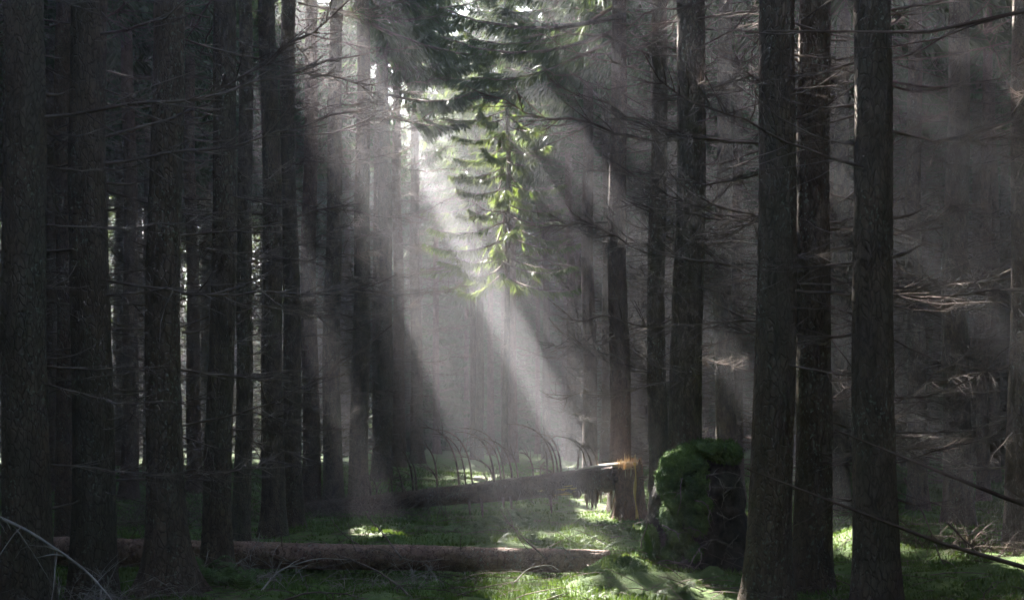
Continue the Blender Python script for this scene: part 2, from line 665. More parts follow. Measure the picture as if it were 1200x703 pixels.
def crown_mesh(sprays, boughs, mat, keep=None):
    tb = Tubes()
    for c, r in boughs:
        tb.tube(c, np.linspace(r, r * .25, len(c)), 3, False)
    if keep is not None:
        sprays = sprays[keep]
    n = len(sprays)
    nq = sum(len(q) for q in tb.Q)
    tb.add(sprays.reshape(-1, 3), np.arange(4 * n).reshape(-1, 4))
    me = tb.mesh("crown", TWIG, False)
    me.materials.append(mat)
    mi = np.zeros(len(me.polygons), np.int32)
    mi[nq:] = 1
    me.polygons.foreach_set("material_index", mi)
    return me


CROWNS = [crown_arrays(300 + i, 11.2 + .5 * (i % 3), TREE_H + .6, 2.7, 92, 190, .50, .032) for i in range(5)]
CROWN_ME = [crown_mesh(s, b, NEEDLE) for s, b in CROWNS]
WIDE = [crown_arrays(340 + i, 11.0 + .5 * i, TREE_H + .6, 3.7, 100, 190, .58, .05) for i in range(3)]
WIDE_ME = [crown_mesh(s, b, NEEDLE) for s, b in WIDE]

FINE = [crown_arrays(360 + i, 10.6 + .5 * i, TREE_H + .6, 3.6, 100, 230, .50, .030) for i in range(3)]
FINE_ME = [crown_mesh(s, b, NEEDLE) for s, b in FINE]


def place_crown(parent, x, y, z, rz, arrays, me, sxy=1.0):
    """the shared crown, or its own mesh where a gap lets the sun through"""
    S, B = arrays
    w = rot_z(S * np.array([sxy, sxy, 1]), rz) + np.array([x, y, z])
    o = openness(w[..., 0], w[..., 1], w[..., 2]).max(1)
    keep = np.random.default_rng(int(abs(x * 131 + y * 17)) + 1).random(len(o)) >= o
    if keep.all():
        return link("crown", me, parent, (0, 0, 0), (0, 0, 0), (sxy, sxy, 1))
    bk = []
    for cpts, r in B:
        ww = rot_z(cpts * np.array([sxy, sxy, 1]), rz) + np.array([x, y, z])
        if np.max(openness(ww[:, 0], ww[:, 1], ww[:, 2])) < .79:
            bk.append((cpts, r))
    if not bk: bk = B[-2:]
    own = crown_mesh(S, bk, me.materials[1], keep)
    return link("crown", own, parent, (0, 0, 0), (0, 0, 0), (sxy, sxy, 1))


# ------------------------------------------------------------------ the trunks one can tell apart
# px centre, width px at eye height, distance m, flare, bark, branch density, side bias, label
NEAR = [
    (33, 54, 13.2, .35, 'D', 1.2, 'thick dark spruce at the left edge, nearest trunk of the left side'),
    (80, 27, 21.0, .30, 'R', .9, 'reddish spruce half hidden behind the left front trunk beside it'),
    (109, 48, 14.4, .40, 'D', 1.2, 'broad dark brown spruce second from the left edge'),
    (197, 42, 14.8, 1.25, 'D', 1.0, 'dark spruce with wide flared root base in front of the long log'),
    (255, 31, 16.6, .55, 'G', .8, 'grey green spruce standing right in front of the log among grass'),
    (281, 20, 21.5, .40, 'G', .9, 'slim grey spruce close behind the grey green trunk by the log'),
    (320, 26, 23.0, .45, 'G', 1.0, 'straight spruce behind the log, above the pale upright dead stems'),
    (344, 22, 25.0, .45, 'D', 1.2, 'very dark spruce left of the brush, twinned with a browner trunk'),
    (365, 21, 31.0, .40, 'R', 1.0, 'brownish spruce just right of the very dark twin trunk'),
    (391, 22, 30.0, .40, 'G', 1.0, 'brown grey spruce rising behind the brush tangle, left of its lit neighbour'),
    (421, 22, 32.0, .40, 'G', 1.1, 'spruce at the left border of the sunbeam, with side branches in light'),
    (447, 22, 40.0, .30, 'G', 1.2, 'hazy spruce with lit dead twigs directly right of the beam border trunk'),
    (467, 15, 48.0, .30, 'R', 1.0, 'thin hazy spruce with a pale lit edge behind the brush tangle'),
    (489, 15, 53.0, .45, 'G', 1.0, 'hazy grey spruce with rounded base above the fallen trunk'),
    (727, 25, 29.5, .40, 'R', 1.3, 'brown spruce directly behind the snapped stump'),
    (773, 23, 23.0, .40, 'D', 1.0, 'narrow dark spruce between the stump and the mossy root plate'),
    (806, 39, 18.2, .40, 'G', 1.0, 'thick grey spruce directly behind the mossy root plate'),
    (900, 48, 13.4, .45, 'D', 1.1, 'thick black spruce at the right side of the mossy root plate'),
    (949, 42, 14.0, .40, 'D', 1.0, 'dark spruce with pale resin streak in the middle of the right group'),
    (1027, 49, 12.6, .30, 'D', 1.1, 'dark spruce with bluish algae, rightmost of the big front trunks'),
    (1076, 22, 29.0, .40, 'D', 1.2, 'slim spruce in deep shade right behind the algae covered trunk'),
    (1123, 32, 25.0, .45, 'D', 1.1, 'thick shaded spruce rising behind the green mound'),
    (1153, 15, 33.0, .40, 'R', 1.0, 'thin spruce with a faint lit edge beside the thick shaded trunk'),
    (1190, 24, 20.0, .40, 'D', 1.2, 'dark spruce at the right edge behind the bright moss mound'),
    (150, 20, 34.0, .40, 'R', 1.0, 'pale hazy spruce in the gap left of the flared trunk'),
    (228, 17, 36.0, .40, 'R', 1.0, 'pale hazy spruce in the gap right of the flared trunk'),
    (692, 17, 41.0, .40, 'R', 1.3, 'hazy brown spruce left of the trunk behind the snapped stump'),
    (851, 24, 31.0, .40, 'G', 1.1, 'hazy spruce seen between root plate top and the black trunk'),
    (985, 22, 30.0, .40, 'G', 1.1, 'greyish spruce seen through the gap left of the algae covered trunk'),
]
BK = {'D': BARK_DARK, 'G': BARK, 'R': BARK_RED}
tree_pos = []
for ti, (px, wpx, d, flare, bk, dens, label) in enumerate(NEAR):
    x = PX(px, d); y = d; z = g1(x, y)
    r0 = wpx / F * d / 2 / .95
    root = link("spruce_tree", None, None, (x, y, z - .03), (0, 0, 0))
    tag(root, label, "tree", "spruce trunks standing round the clearing")
    near = d < 19
    link("trunk", trunk_mesh("spruce_trunk", r0, flare, BK[bk], ti + 1, 56 if near else 28, .05 if near else .12,
                             TREE_H, .33 * d + 2), root)
    if px in (421, 727):      # these two carry live boughs low enough to hang into the picture
        S, B = crown_arrays(520 + ti, 10.4 if px == 421 else 9.7, TREE_H + .5, 3.7, 110, 420, .36, .012, .42)
        sg = 1 if px == 421 else -1        # the low boughs reach out into the light, towards the clearing
        S = S[((S[:, 0, 0] * sg > .3) & (np.abs(S[:, 0, 1]) < 1.1 * np.abs(S[:, 0, 0])) & (S[:, 0, 2] > 8.6)) | (S[:, 0, 2] > 12.2)]
        B = [q for q in B if q[0][0, 2] > 12.0 or (q[0][3, 0] * sg > .2 and abs(q[0][5, 1]) < 1.1 * abs(q[0][5, 0]))]
        place_crown(root, x, y, z, 0.0, (S, B), crown_mesh(S, B, NEEDLE))
    elif px == 692:           # broad crown that shades the right-hand wood
        place_crown(root, x, y, z, 0.0, FINE[2], FINE_ME[2], 1.4)
    else:
        place_crown(root, x, y, z, 0.0, CROWNS[ti % 5], CROWN_ME[ti % 5], 1.05)
    rnd = random.Random(700 + ti)
    ztop = CH + .32 * d + .7
    n = 0
    zz = (2.3 if px in (727, 773, 806, 900) else .9) + rnd.random() * .4
    while zz < ztop and n < 92:
        for _ in range(rnd.choice([2, 2, 3, 3, 4, 5]) + (1 if px > 850 else 0) if dens >= 1 else rnd.choice([1, 1, 2, 3])):
            if n >= 92: break
            a = rnd.uniform(0, 2 * math.pi)
            if d < 17 and math.sin(a) < -.7: a = -a      # few stick straight out at the path side
            u = rnd.random()
            if u < .16: me, L = rnd.choice(STUB), rnd.uniform(.6, 1.5)
            elif u < .74: me, L = rnd.choice(BRANCH), rnd.uniform(.55, 1.25)
            else: me, L = rnd.choice(BRANCH_LONG), rnd.uniform(1.4, 2.4) * dens
            rr = r0 * (1 - zz / 26) * .82
            bz = zz + rnd.uniform(-.12, .12)
            if px in (900, 949, 1027) and bz < 2.5 and math.cos(a) < -.2: continue
            tt = np.linspace(0, 1, 4) * L + rr
            if np.any(spot(x + np.cos(a) * tt, y + np.sin(a) * tt, np.full(4, z + bz))) and rnd.random() < .8: continue
            o = link("dead_branch", me, root, (math.cos(a) * rr, math.sin(a) * rr, bz),
                     (rnd.uniform(-.5, .5), rnd.uniform(-.22, .14), a), (L, L, L))
            n += 1
        zz += rnd.uniform(.22, .42)
    tree_pos.append((x, y, 2.0))

# ------------------------------------------------------------------ the forest behind and around
TRUNK_V = {b: [trunk_mesh("spruce_trunk", .19, .45, BK[b], 50 + i * 3 + ord(b), 14, .4, TREE_H, 14) for i in range(3)] for b in 'DGR'}


def forest_tree(x, y, label, group, scale, branches=True, wide=False, fine=False):
    z = g1(x, y)
    rz = random.uniform(0, 6.28)
    root = link("spruce_tree", None, None, (x, y, z - .05), (0, 0, rz))
    tag(root, label, "tree", group)
    b = random.choice('GRRRD')
    link("trunk", random.choice(TRUNK_V[b]), root, (0, 0, 0), (0, 0, 0), (scale, scale, 1))
    k = random.randrange(3 if wide else 5)
    if fine: place_crown(root, x, y, z, rz, FINE[k % 3], FINE_ME[k % 3], random.uniform(.9, 1.1))
    elif wide: place_crown(root, x, y, z, rz, WIDE[k], WIDE_ME[k], random.uniform(.9, 1.1))
    else: place_crown(root, x, y, z, rz, CROWNS[k], CROWN_ME[k], random.uniform(.9, 1.15))
    if branches:
        o = link("dead_branches", random.choice(BUNDLE), root, (0, 0, random.uniform(-.3, .3)), (0, 0, random.uniform(0, 6.28)),
                 (random.uniform(.8, 1.15),) * 2 + (1,))
        o["kind"] = "stuff"


def in_view(x, y, m=0.0):
    return y > 4 and abs(x) < .36 * y + m


n_mid = 0
Y = 33.0
while Y < 80:
    st = 2.5 + (Y - 33) * .022
    X = -.36 * Y - 2
    while X < .36 * Y + 2:
        x = X + random.uniform(-.42, .42) * st * 1.1; y = Y + random.uniform(-.45, .45) * st * 1.1
        X += st * 1.25
        px = 600 + x / y * F
        if y < 50 and 520 < px < 680: continue           # the clearing
        if 520 < px < 680 and random.random() < .25: continue
        if any((x - a) ** 2 + (y - b) ** 2 < c * c for a, b, c in tree_pos): continue
        if trunk_blocks(x, y, .3): continue
        tree_pos.append((x, y, 1.7))
        if px < 430: lb, gr = "slim dead branched spruce deep in the dim wood at left", "spruces deep in the left wood"
        elif px < 760: lb, gr = "pale spruce trunk fading into the bright mist of the clearing", "spruces in the mist of the clearing"
        else: lb, gr = "slim dead branched spruce deep in the dark wood at right", "spruces deep in the right wood"
        forest_tree(x, y, lb, gr, random.uniform(.75, 1.15), True, random.random() < .75 or px > 690, y < 64 and abs(px - 570) < 190)
        n_mid += 1
    Y += st
print("mid trees", n_mid)

n_fl = 0
FAR_FLANK = []
for iy in range(-5, 21):
    for ix in range(-11, 12):
        x = ix * 3.9 + random.uniform(-1.5, 1.5); y = iy * 4.0 + random.uniform(-1.5, 1.5)
        if in_view(x, y, 2.2) or math.hypot(x, y) < 4.0: continue
        if any((x - a) ** 2 + (y - b) ** 2 < 4 for a, b, c in tree_pos): continue
        if trunk_blocks(x, y, .3): continue
        tree_pos.append((x, y, 1.7))
        if not (-14 < y < 60 and abs(x) < .36 * max(y, 0) + 11):
            FAR_FLANK.append((x, y)); continue
        forest_tree(x, y, "spruce of the surrounding plantation beyond the picture edge", "spruces around the view", random.uniform(.9, 1.3), math.hypot(x, y) < 22, True)
        n_fl += 1
print("flank trees", n_fl)


def distant_forest():
    rnd = np.random.default_rng(77)
    S0, B = crown_arrays(900, .6, 23.5, 3.4, 66, 28, 1.4, .2)
    V, Q, T = [], [], []
    n = 0
    pts = []
    for _ in range(700):
        x = rnd.uniform(-66, 66); y = rnd.uniform(-34, 118)
        if (abs(x) < 46 and -24 < y < 112): continue
        pts.append((x, y))
    for iy in range(9):
        for ix in range(-16, 17):
            pts.append((ix * 3.0 + rnd.uniform(-1.3, 1.3), 81 + iy * 3.6 + rnd.uniform(-1.3, 1.3)))
    a = np.linspace(0, 2 * np.pi, 6, endpoint=False)
    S1, _b = crown_arrays(901, .6, 23.5, 3.4, 90, 72, .85, .085)
    for (x, y) in pts + FAR_FLANK:
        z = g1(x, y)
        S = S1 if in_view(x, y, 4) else S0
        r = rnd.uniform(.13, .22)
        ring = np.stack([np.cos(a), np.sin(a), a * 0], -1)
        tv = np.concatenate([ring * [r, r, 0] + [x, y, z - .2], ring * [r * .2, r * .2, 0] + [x, y, z + 22]])
        i = np.arange(6); j = (i + 1) % 6
        V.append(tv); Q.append(np.stack([i, j, j + 6, i + 6], -1) + n); T.append(np.zeros(6, int)); n += 12
        s = rnd.uniform(.85, 1.15)
        w = rot_z(S * [s, s, 1], rnd.uniform(0, 6.28)) + np.array([x, y, z + rnd.uniform(-1, 1.5)])
        keep = rnd.random(len(w)) >= openness(w[..., 0], w[..., 1], w[..., 2]).max(1)
        w = w[keep]
        V.append(w.reshape(-1, 3)); Q.append(np.arange(4 * len(w)).reshape(-1, 4) + n); T.append(np.ones(len(w), int)); n += 4 * len(w)
    me = mesh_np("distant_forest", np.concatenate(V), np.concatenate(Q), BARK)
    me.materials.append(NEEDLE)
    me.polygons.foreach_set("material_index", np.concatenate(T).astype(np.int32))
    tag(link("distant_forest", me), "far off mass of spruces closing the view in the mist", "forest", kind="stuff")


distant_forest()


# --- spruces that carry green boughs low enough to be seen in the clearing
def green_spruce(px, d, z0, R, r0, seed, label, nb=60, strips=120, sl=.42, sw=.022, mat=None, top=22.0, azr=None):
    x = PX(px, d); y = d; z = g1(x, y)
    root = link("green_spruce", None, None, (x, y, z - .05))
    tag(root, label, "tree", "green spruces of the clearing")
    link("trunk", trunk_mesh("spruce_trunk", r0, .4, BARK, seed, 20, .3, top, 12), root)
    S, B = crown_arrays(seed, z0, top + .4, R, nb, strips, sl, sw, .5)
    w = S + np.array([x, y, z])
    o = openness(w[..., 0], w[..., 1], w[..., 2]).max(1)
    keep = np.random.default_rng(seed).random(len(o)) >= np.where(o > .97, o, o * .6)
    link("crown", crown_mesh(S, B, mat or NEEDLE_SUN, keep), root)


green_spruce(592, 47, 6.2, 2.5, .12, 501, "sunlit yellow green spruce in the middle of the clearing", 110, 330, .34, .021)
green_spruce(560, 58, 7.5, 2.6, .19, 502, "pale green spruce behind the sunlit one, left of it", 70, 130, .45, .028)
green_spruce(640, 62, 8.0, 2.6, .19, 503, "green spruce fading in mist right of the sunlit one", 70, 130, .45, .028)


# ------------------------------------------------------------------ fallen log in front
def log_between(name, p0, p1, r0, r1, mat, parent=None, seg=32, n=70, seed=1, sag=0.0):
    p0 = np.array(p0, float); p1 = np.array(p1, float)
    t = np.linspace(0, 1, n)
    ax = p0 + (p1 - p0) * t[:, None]
    ax[:, 2] += sag * np.sin(t * np.pi)
    ax[:, 1] += .05 * np.sin(t * 5 + seed)
    d = (p1 - p0) / np.linalg.norm(p1 - p0)
    u = np.cross(d, [0, 0, 1]); u /= np.linalg.norm(u); w = np.cross(u, d)
    a = np.linspace(0, 2 * np.pi, seg, endpoint=False)
    A, Tt = np.meshgrid(a, t)
    L = np.linalg.norm(p1 - p0)
    rad = r0 + (r1 - r0) * Tt
    rad = rad + .05 * r0 * (fbm(np.cos(A) * 2 + 5, Tt * L * 1.2 + np.sin(A) * 2 + 9, seed, 3) - .5) * 2 \
        + .012 * (fbm(np.cos(A) * 12 + 50, Tt * L * 8 + np.sin(A) * 12 + 90, seed + 4, 2) - .5) * 2
    V = ax[:, None, :] + rad[..., None] * (np.cos(A)[..., None] * u + np.sin(A)[..., None] * w)
    tb = Tubes()
    i = np.arange(n - 1)[:, None] * seg; j = np.arange(seg)[None]; j2 = (j + 1) % seg
    tb.add(V.reshape(-1, 3), np.stack([i + j, i + j2, i + seg + j2, i + seg + j], -1).reshape(-1, 4))
    for e, c in ((0, ax[0]), (n - 1, ax[-1])):
        base = e * seg
        tb.V.append(c[None]); ci = tb.n; tb.n += 1
        idx = base + np.arange(seg); nx = base + (np.arange(seg) + 1) % seg
        tb.T.append(np.stack([np.full(seg, ci), idx, nx], -1))
    return link(name, tb.mesh(name, mat, True), parent), ax


LOG0, LOG1 = (-7.6, 18.35), (1.15, 16.75)
lz = lambda p, r: g1(*p) + r - .05
log = link("fallen_log", None, None, (0, 0, 0))
tag(log, "long reddish brown fallen log lying across the mossy foreground", "log")
trunk_o, log_ax = log_between("trunk", (*LOG0, .20), (*LOG1, .16), .195, .135, BARK_LOG, log, 40, 150, 3)
rl = random.Random(4)
for k in range(26):
    t = rl.uniform(.1, .98)
    p = log_ax[int(t * 149)]
    a = rl.uniform(-1.2, 1.9)
    o = link("dead_branch", rl.choice(BRANCH + STUB * 2), log, (p[0], p[1] - .10 * math.cos(a), p[2] + .12 * math.sin(max(a, 0))),
             (rl.uniform(-.4, .4), -rl.uniform(.0, 1.1), rl.choice([-1.4, -1.9, -2.5, 2.9, 1.7]) + rl.uniform(-.5, .5)), (rl.uniform(.35, 1.0),) * 3)

# ------------------------------------------------------------------ the snapped spruce
SD = 27.6
snap = link("snapped_spruce", None, None, (0, 0, 0))
tag(snap, "snapped spruce, its trunk leaning from a splintered stump down to the ground", "broken tree")
sx, sy = PX(738, SD), SD
sz = g1(sx, sy)


def build_stump():
    seg, n = 40, 36
    a = np.linspace(0, 2 * np.pi, seg, endpoint=False)
    t = np.linspace(0, 1, n)
    A, Tt = np.meshgrid(a, t)
    top = 1.05 + .16 * (fbm(np.cos(A) * 4 + 7, np.sin(A) * 4 + 7, 6, 2) - .5) * 2 + .10 * np.cos(A - .3)
    Z = -.15 + (top + .15) * Tt
    rad = .265 * (1 + .45 * np.exp(-np.maximum(Z, 0) / .25)) + .02 * (fbm(np.cos(A) * 4 + 3, Z * 3 + np.sin(A) * 4, 8, 3) - .5) * 2
    V = np.stack([rad * np.cos(A) + sx, rad * np.sin(A) + sy, Z + sz], -1)
    tb = Tubes()
    i = np.arange(n - 1)[:, None] * seg; j = np.arange(seg)[None]; j2 = (j + 1) % seg
    tb.add(V.reshape(-1, 3), np.stack([i + j, i + j2, i + seg + j2, i + seg + j], -1).reshape(-1, 4))
    st = link("stump", tb.mesh("stump", STUMP_BARK, True), snap)
    # jagged broken top: upright splinters of wood
    rnd = np.random.default_rng(8)
    tb = Tubes()
    for _ in range(170):
        q, aa = .25 * math.sqrt(rnd.random()), rnd.uniform(0, 6.28)
        h = rnd.uniform(.02, .20) + (.10 if q < .1 else 0)
        b = np.array([sx + q * math.cos(aa), sy + q * math.sin(aa), sz + .78])
        e = b + np.array([rnd.normal(0, .02), rnd.normal(0, .02), h + .22])
        tb.tube([b, (b + e) / 2, e], [.022, .017, .002], 4, False)
    link("splintered_wood", tb.mesh("splintered_wood", WOOD_SPLIT, False), st)
    # stripped amber strip down the right of the stump; the pale left one stands in for rim light
    for (px, w, m, nm, z0, z1) in ((742.5, .032, WOOD_AMBER, "amber_wood_strip", .05, 1.12), (719.5, .022, WOOD_PALE, "rim_light_strip", .0, .62)):
        tb = Tubes()
        zz = np.linspace(z0, z1, 14)
        ang = -math.pi / 2 + math.asin(max(-1, min(1, (PX(px, SD) - sx) / .275)))
        rr = .275 * (1 + .45 * np.exp(-zz / .25)) + .012
        pts = np.stack([sx + rr * math.cos(ang) + .012 * np.sin(zz * 9), sy + rr * math.sin(ang), sz + zz], -1)
        tb.tube(pts, w * (.75 + .35 * np.sin(zz * 11 + 1)), 6)
        link(nm, tb.mesh(nm, m, True), st)


build_stump()
FT0 = np.array([PX(752, SD) - .12, SD - .02, PZ(557, SD)])
FT1 = np.array([PX(360, 29.6), 29.6, g1(PX(360, 29.6), 29.6) + .12])
FT2 = FT0 + (FT1 - FT0) * 1.25; FT2[2] = max(FT2[2], g1(FT2[0], FT2[1]) + .10)
ftr, ft_ax = log_between("fallen_trunk", FT0 + (FT1 - FT0) * .06, FT1, .255, .135, BARK_RED, snap, 36, 90, 5, -.03)
ftdir = (FT1 - FT0) / np.linalg.norm(FT1 - FT0)


def ft_at(px):
    t = np.interp(px, [360, 752], [1, 0.0])
    return FT0 + (FT1 - FT0) * t, .265 + (.135 - .265) * t


# pale lit splinter along the top, yellow wood under the torn bark
tb = Tubes()
rnd = np.random.default_rng(3)
for k in range(9):
    p0, r0 = ft_at(690 + rnd.uniform(-6, 10)); p1, r1 = ft_at(754 - rnd.uniform(0, 22))
    off = np.array([0, -.04 + rnd.uniform(-.09, .10), 0])
    a = p0 + off + [0, 0, r0 * .92]; b = p1 + off + [0, 0, r1 * (.95 + rnd.uniform(-.15, .12))]
    tb.tube([a, a * .66 + b * .34 + [0, 0, .02], a * .33 + b * .67, b, b + (b - a) * .10], [.012, .032, .034, .026, .004], 5, False)
link("pale_splinters", tb.mesh("pale_splinters", WOOD_PALE, True), ftr)
tb = Tubes()
for k in range(16):
    p0, r0 = ft_at(650 + rnd.uniform(-14, 14)); p1, r1 = ft_at(708 + rnd.uniform(-10, 14))
    ang = rnd.uniform(-1.2, -.25)
    off = lambda r: np.array([0, -math.cos(ang) * r * .97, math.sin(ang) * r * .97])
    a, b = p0 + off(r0), p1 + off(r1)
    tb.tube([a, (a + b) / 2 + rnd.normal(0, .006, 3), b], [.02, .042, .018], 5, False)
link("exposed_yellow_wood", tb.mesh("exposed_yellow_wood", WOOD, True), ftr)
# the torn end of the trunk over the stump: long fibres of wood and bark
tb = Tubes()
for k in range(70):
    px = rnd.uniform(698, 745)
    p, r = ft_at(px)
    ang = rnd.uniform(-math.pi, math.pi)
    b = p + np.array([0, math.cos(ang) * r * rnd.uniform(.3, .95), math.sin(ang) * r * rnd.uniform(.3, .95)])
    e = b - ftdir * rnd.uniform(.2, .55) + rnd.normal(0, .035, 3)
    tb.tube([b + ftdir * .2, b, e], [.03, .026, .004], 4, False)
link("torn_fibres", tb.mesh("torn_fibres", SHRED, False), ftr)
for (pxa, n, drop) in ((704, 36, .42), (684, 8, .22), (660, 7, .16)):
    tb = Tubes()
    for k in range(n):
        p, r = ft_at(pxa + rnd.uniform(-7, 7) * (1 if n > 10 else .7))
        b = p + np.array([0, rnd.uniform(-.23, .12), -r * .55])
        e = b + np.array([rnd.normal(0, .03), rnd.normal(0, .03), -drop * rnd.uniform(.5, 1.1)])
        tb.tube([b, (b + e) / 2 + rnd.normal(0, .012, 3), e], [.030, .024, .004], 4, False)
    link("hanging_bark_shred", tb.mesh("hanging_bark_shred", SHRED, False), ftr)


def arch_branch(px, rise, back, depth, r=.019, twig=5, seed=0):
    rn = np.random.default_rng(seed)
    p, r0 = ft_at(px)
    s = np.linspace(0, 1, 14)
    x = -back * (.18 * s + .82 * s ** 2.3)
    z = rise * np.sin(np.clip(s * 1.85, 0, 3) * .88) ** .9
    yv = depth * s + .06 * np.sin(s * 5 + seed)
    pts = np.stack([x, yv, z], -1) + p + np.array([0, 0, r0 * .8])
    tb = Tubes()
    tb.tube(pts, r * (1 - s) ** .6 + .004, 6, False)
    for _ in range(twig):
        i = rn.integers(4, 12)
        d = pts[i + 1] - pts[i]; d /= np.linalg.norm(d)
        dv = d + rn.normal(0, .55, 3); dv /= np.linalg.norm(dv)
        ln = rn.uniform(.12, .5)
        tb.tube([pts[i], pts[i] + dv * ln * .5, pts[i] + dv * ln + d * ln * .2], [.007, .005, .0015], 4, False)
    link("arching_branch", tb.mesh("arching_branch", TWIG, True), ftr)


for k, (px, py_top, pxl) in enumerate([(440, 548, 418), (467, 541, 450), (493, 520, 462), (497, 535, 480), (522, 520, 500), (522, 545, 498), (548, 500, 498), (556, 508, 512), (564, 503, 515),
                                       (590, 506, 545), (598, 512, 560), (590, 535, 540), (602, 501, 548), (611, 514, 572), (618, 521, 585), (660, 497, 604), (664, 510, 632),
                                       (668, 508, 640), (704, 510, 645), (709, 521, 690), (636, 530, 618), (480, 530, 440)]):
    p, r0 = ft_at(px)
    rise = (p[2] + r0 * .8) and (PZ(py_top, p[1]) - p[2] - r0 * .8)
    arch_branch(px, max(rise, .25), (px - pxl) * p[1] / F, random.uniform(-.5, .5), random.uniform(.014, .022), random.randint(4, 9), 40 + k)
rl = random.Random(77)
for k in range(14):      # snapped and crossing ones between the long arches
    px = rl.uniform(420, 700)
    arch_branch(px, rl.uniform(.12, .55), rl.uniform(-.35, .6), rl.uniform(-.7, .7), rl.uniform(.008, .02), rl.randint(1, 8), 140 + k)
# broken stubs under the trunk that still prop it up
for (px, dp) in ((575, .42), (560, .3), (600, .22), (609, .25), (655, .4)):
    p, r0 = ft_at(px)
    tb = Tubes()
    b = p + np.array([0, -.12, -r0 * .7]); e = b + np.array([.03, -.10, -dp])
    tb.tube([b, (b + e) / 2, e], [.036, .03, .012], 6)
    link("broken_stub", tb.mesh("broken_stub", TWIG, True), ftr)
rl = random.Random(9)
for k in range(22):
    px = rl.uniform(380, 690)
    p, r0 = ft_at(px)
    link("dead_branch", rl.choice(BRANCH), ftr, (p[0], p[1] - r0 * .8, p[2] - .02), (rl.uniform(-.5, .5), rl.uniform(.1, 1.1), -math.pi / 2 + rl.uniform(-1.2, 1.2)), (rl.uniform(.4, .9),) * 3)


# ------------------------------------------------------------------ uprooted root plate with moss
def lump(cx, cy_, cz, rx, ry, rz_, seed, nu=48, nv=28, amp=.16, fs=2.2):
    u = np.linspace(0, 2 * np.pi, nu, endpoint=False)
    v = np.linspace(0, np.pi, nv)
    U, Vv = np.meshgrid(u, v)
    dx, dy, dz = np.sin(Vv) * np.cos(U), np.sin(Vv) * np.sin(U), np.cos(Vv)
    n = fbm(dx * fs + dz * 1.3 + 10 + seed, dy * fs - dz * 1.1 + 10, seed, 4) - .5
    n2 = fbm(dx * 7 + dz * 4 + 30 + seed, dy * 7 - dz * 4 + 30, seed + 3, 3) - .5
    k = 1 + amp * 2 * n + amp * .7 * n2
    V = np.stack([cx + rx * dx * k, cy_ + ry * dy * k, cz + rz_ * dz * k], -1).reshape(-1, 3)
    i = np.arange(nv - 1)[:, None] * nu; j = np.arange(nu)[None]; j2 = (j + 1) % nu
    q = np.stack([i + j, i + j2, i + nu + j2, i + nu + j], -1).reshape(-1, 4)
    N = np.stack([dx / rx, dy / ry, dz / rz_], -1).reshape(-1, 3)
    N /= np.linalg.norm(N, axis=1)[:, None]
    return V, q[:, ::-1], N


def fibres(V, N, n, ln, w, rnd, down=.35):
    i = rnd.integers(0, len(V), n)
    b = V[i] + rnd.normal(0, .014, (n, 3))
    d = N[i] + rnd.normal(0, .55, (n, 3)); d[:, 2] -= down
    d /= np.linalg.norm(d, axis=1)[:, None]
    l_ = (ln * rnd.uniform(.5, 1.4, n))[:, None]
    s = np.cross(d, rnd.normal(0, 1, (n, 3))); s /= np.linalg.norm(s, axis=1)[:, None]
    return np.stack([b - s * w - d * .01, b + s * w - d * .01, b + d * l_], 1)


def moss_lump(name, parent, c, r, seed, n=2600, ln=.020, mat=MOSS, amp=.16):
    V, q, N = lump(*c, *r, seed, 56, 34, amp, 2.6)
    tb = Tubes()
    tb.add(V, q)
    tb.tris(fibres(V, N, n, ln, .0045, np.random.default_rng(seed)))
    return link(name, tb.mesh(name, mat, True), parent)


RD = 15.3
rp = link("root_plate", None, None, (0, 0, 0))
tag(rp, "upturned root plate of dark soil capped with thick green moss", "root plate")


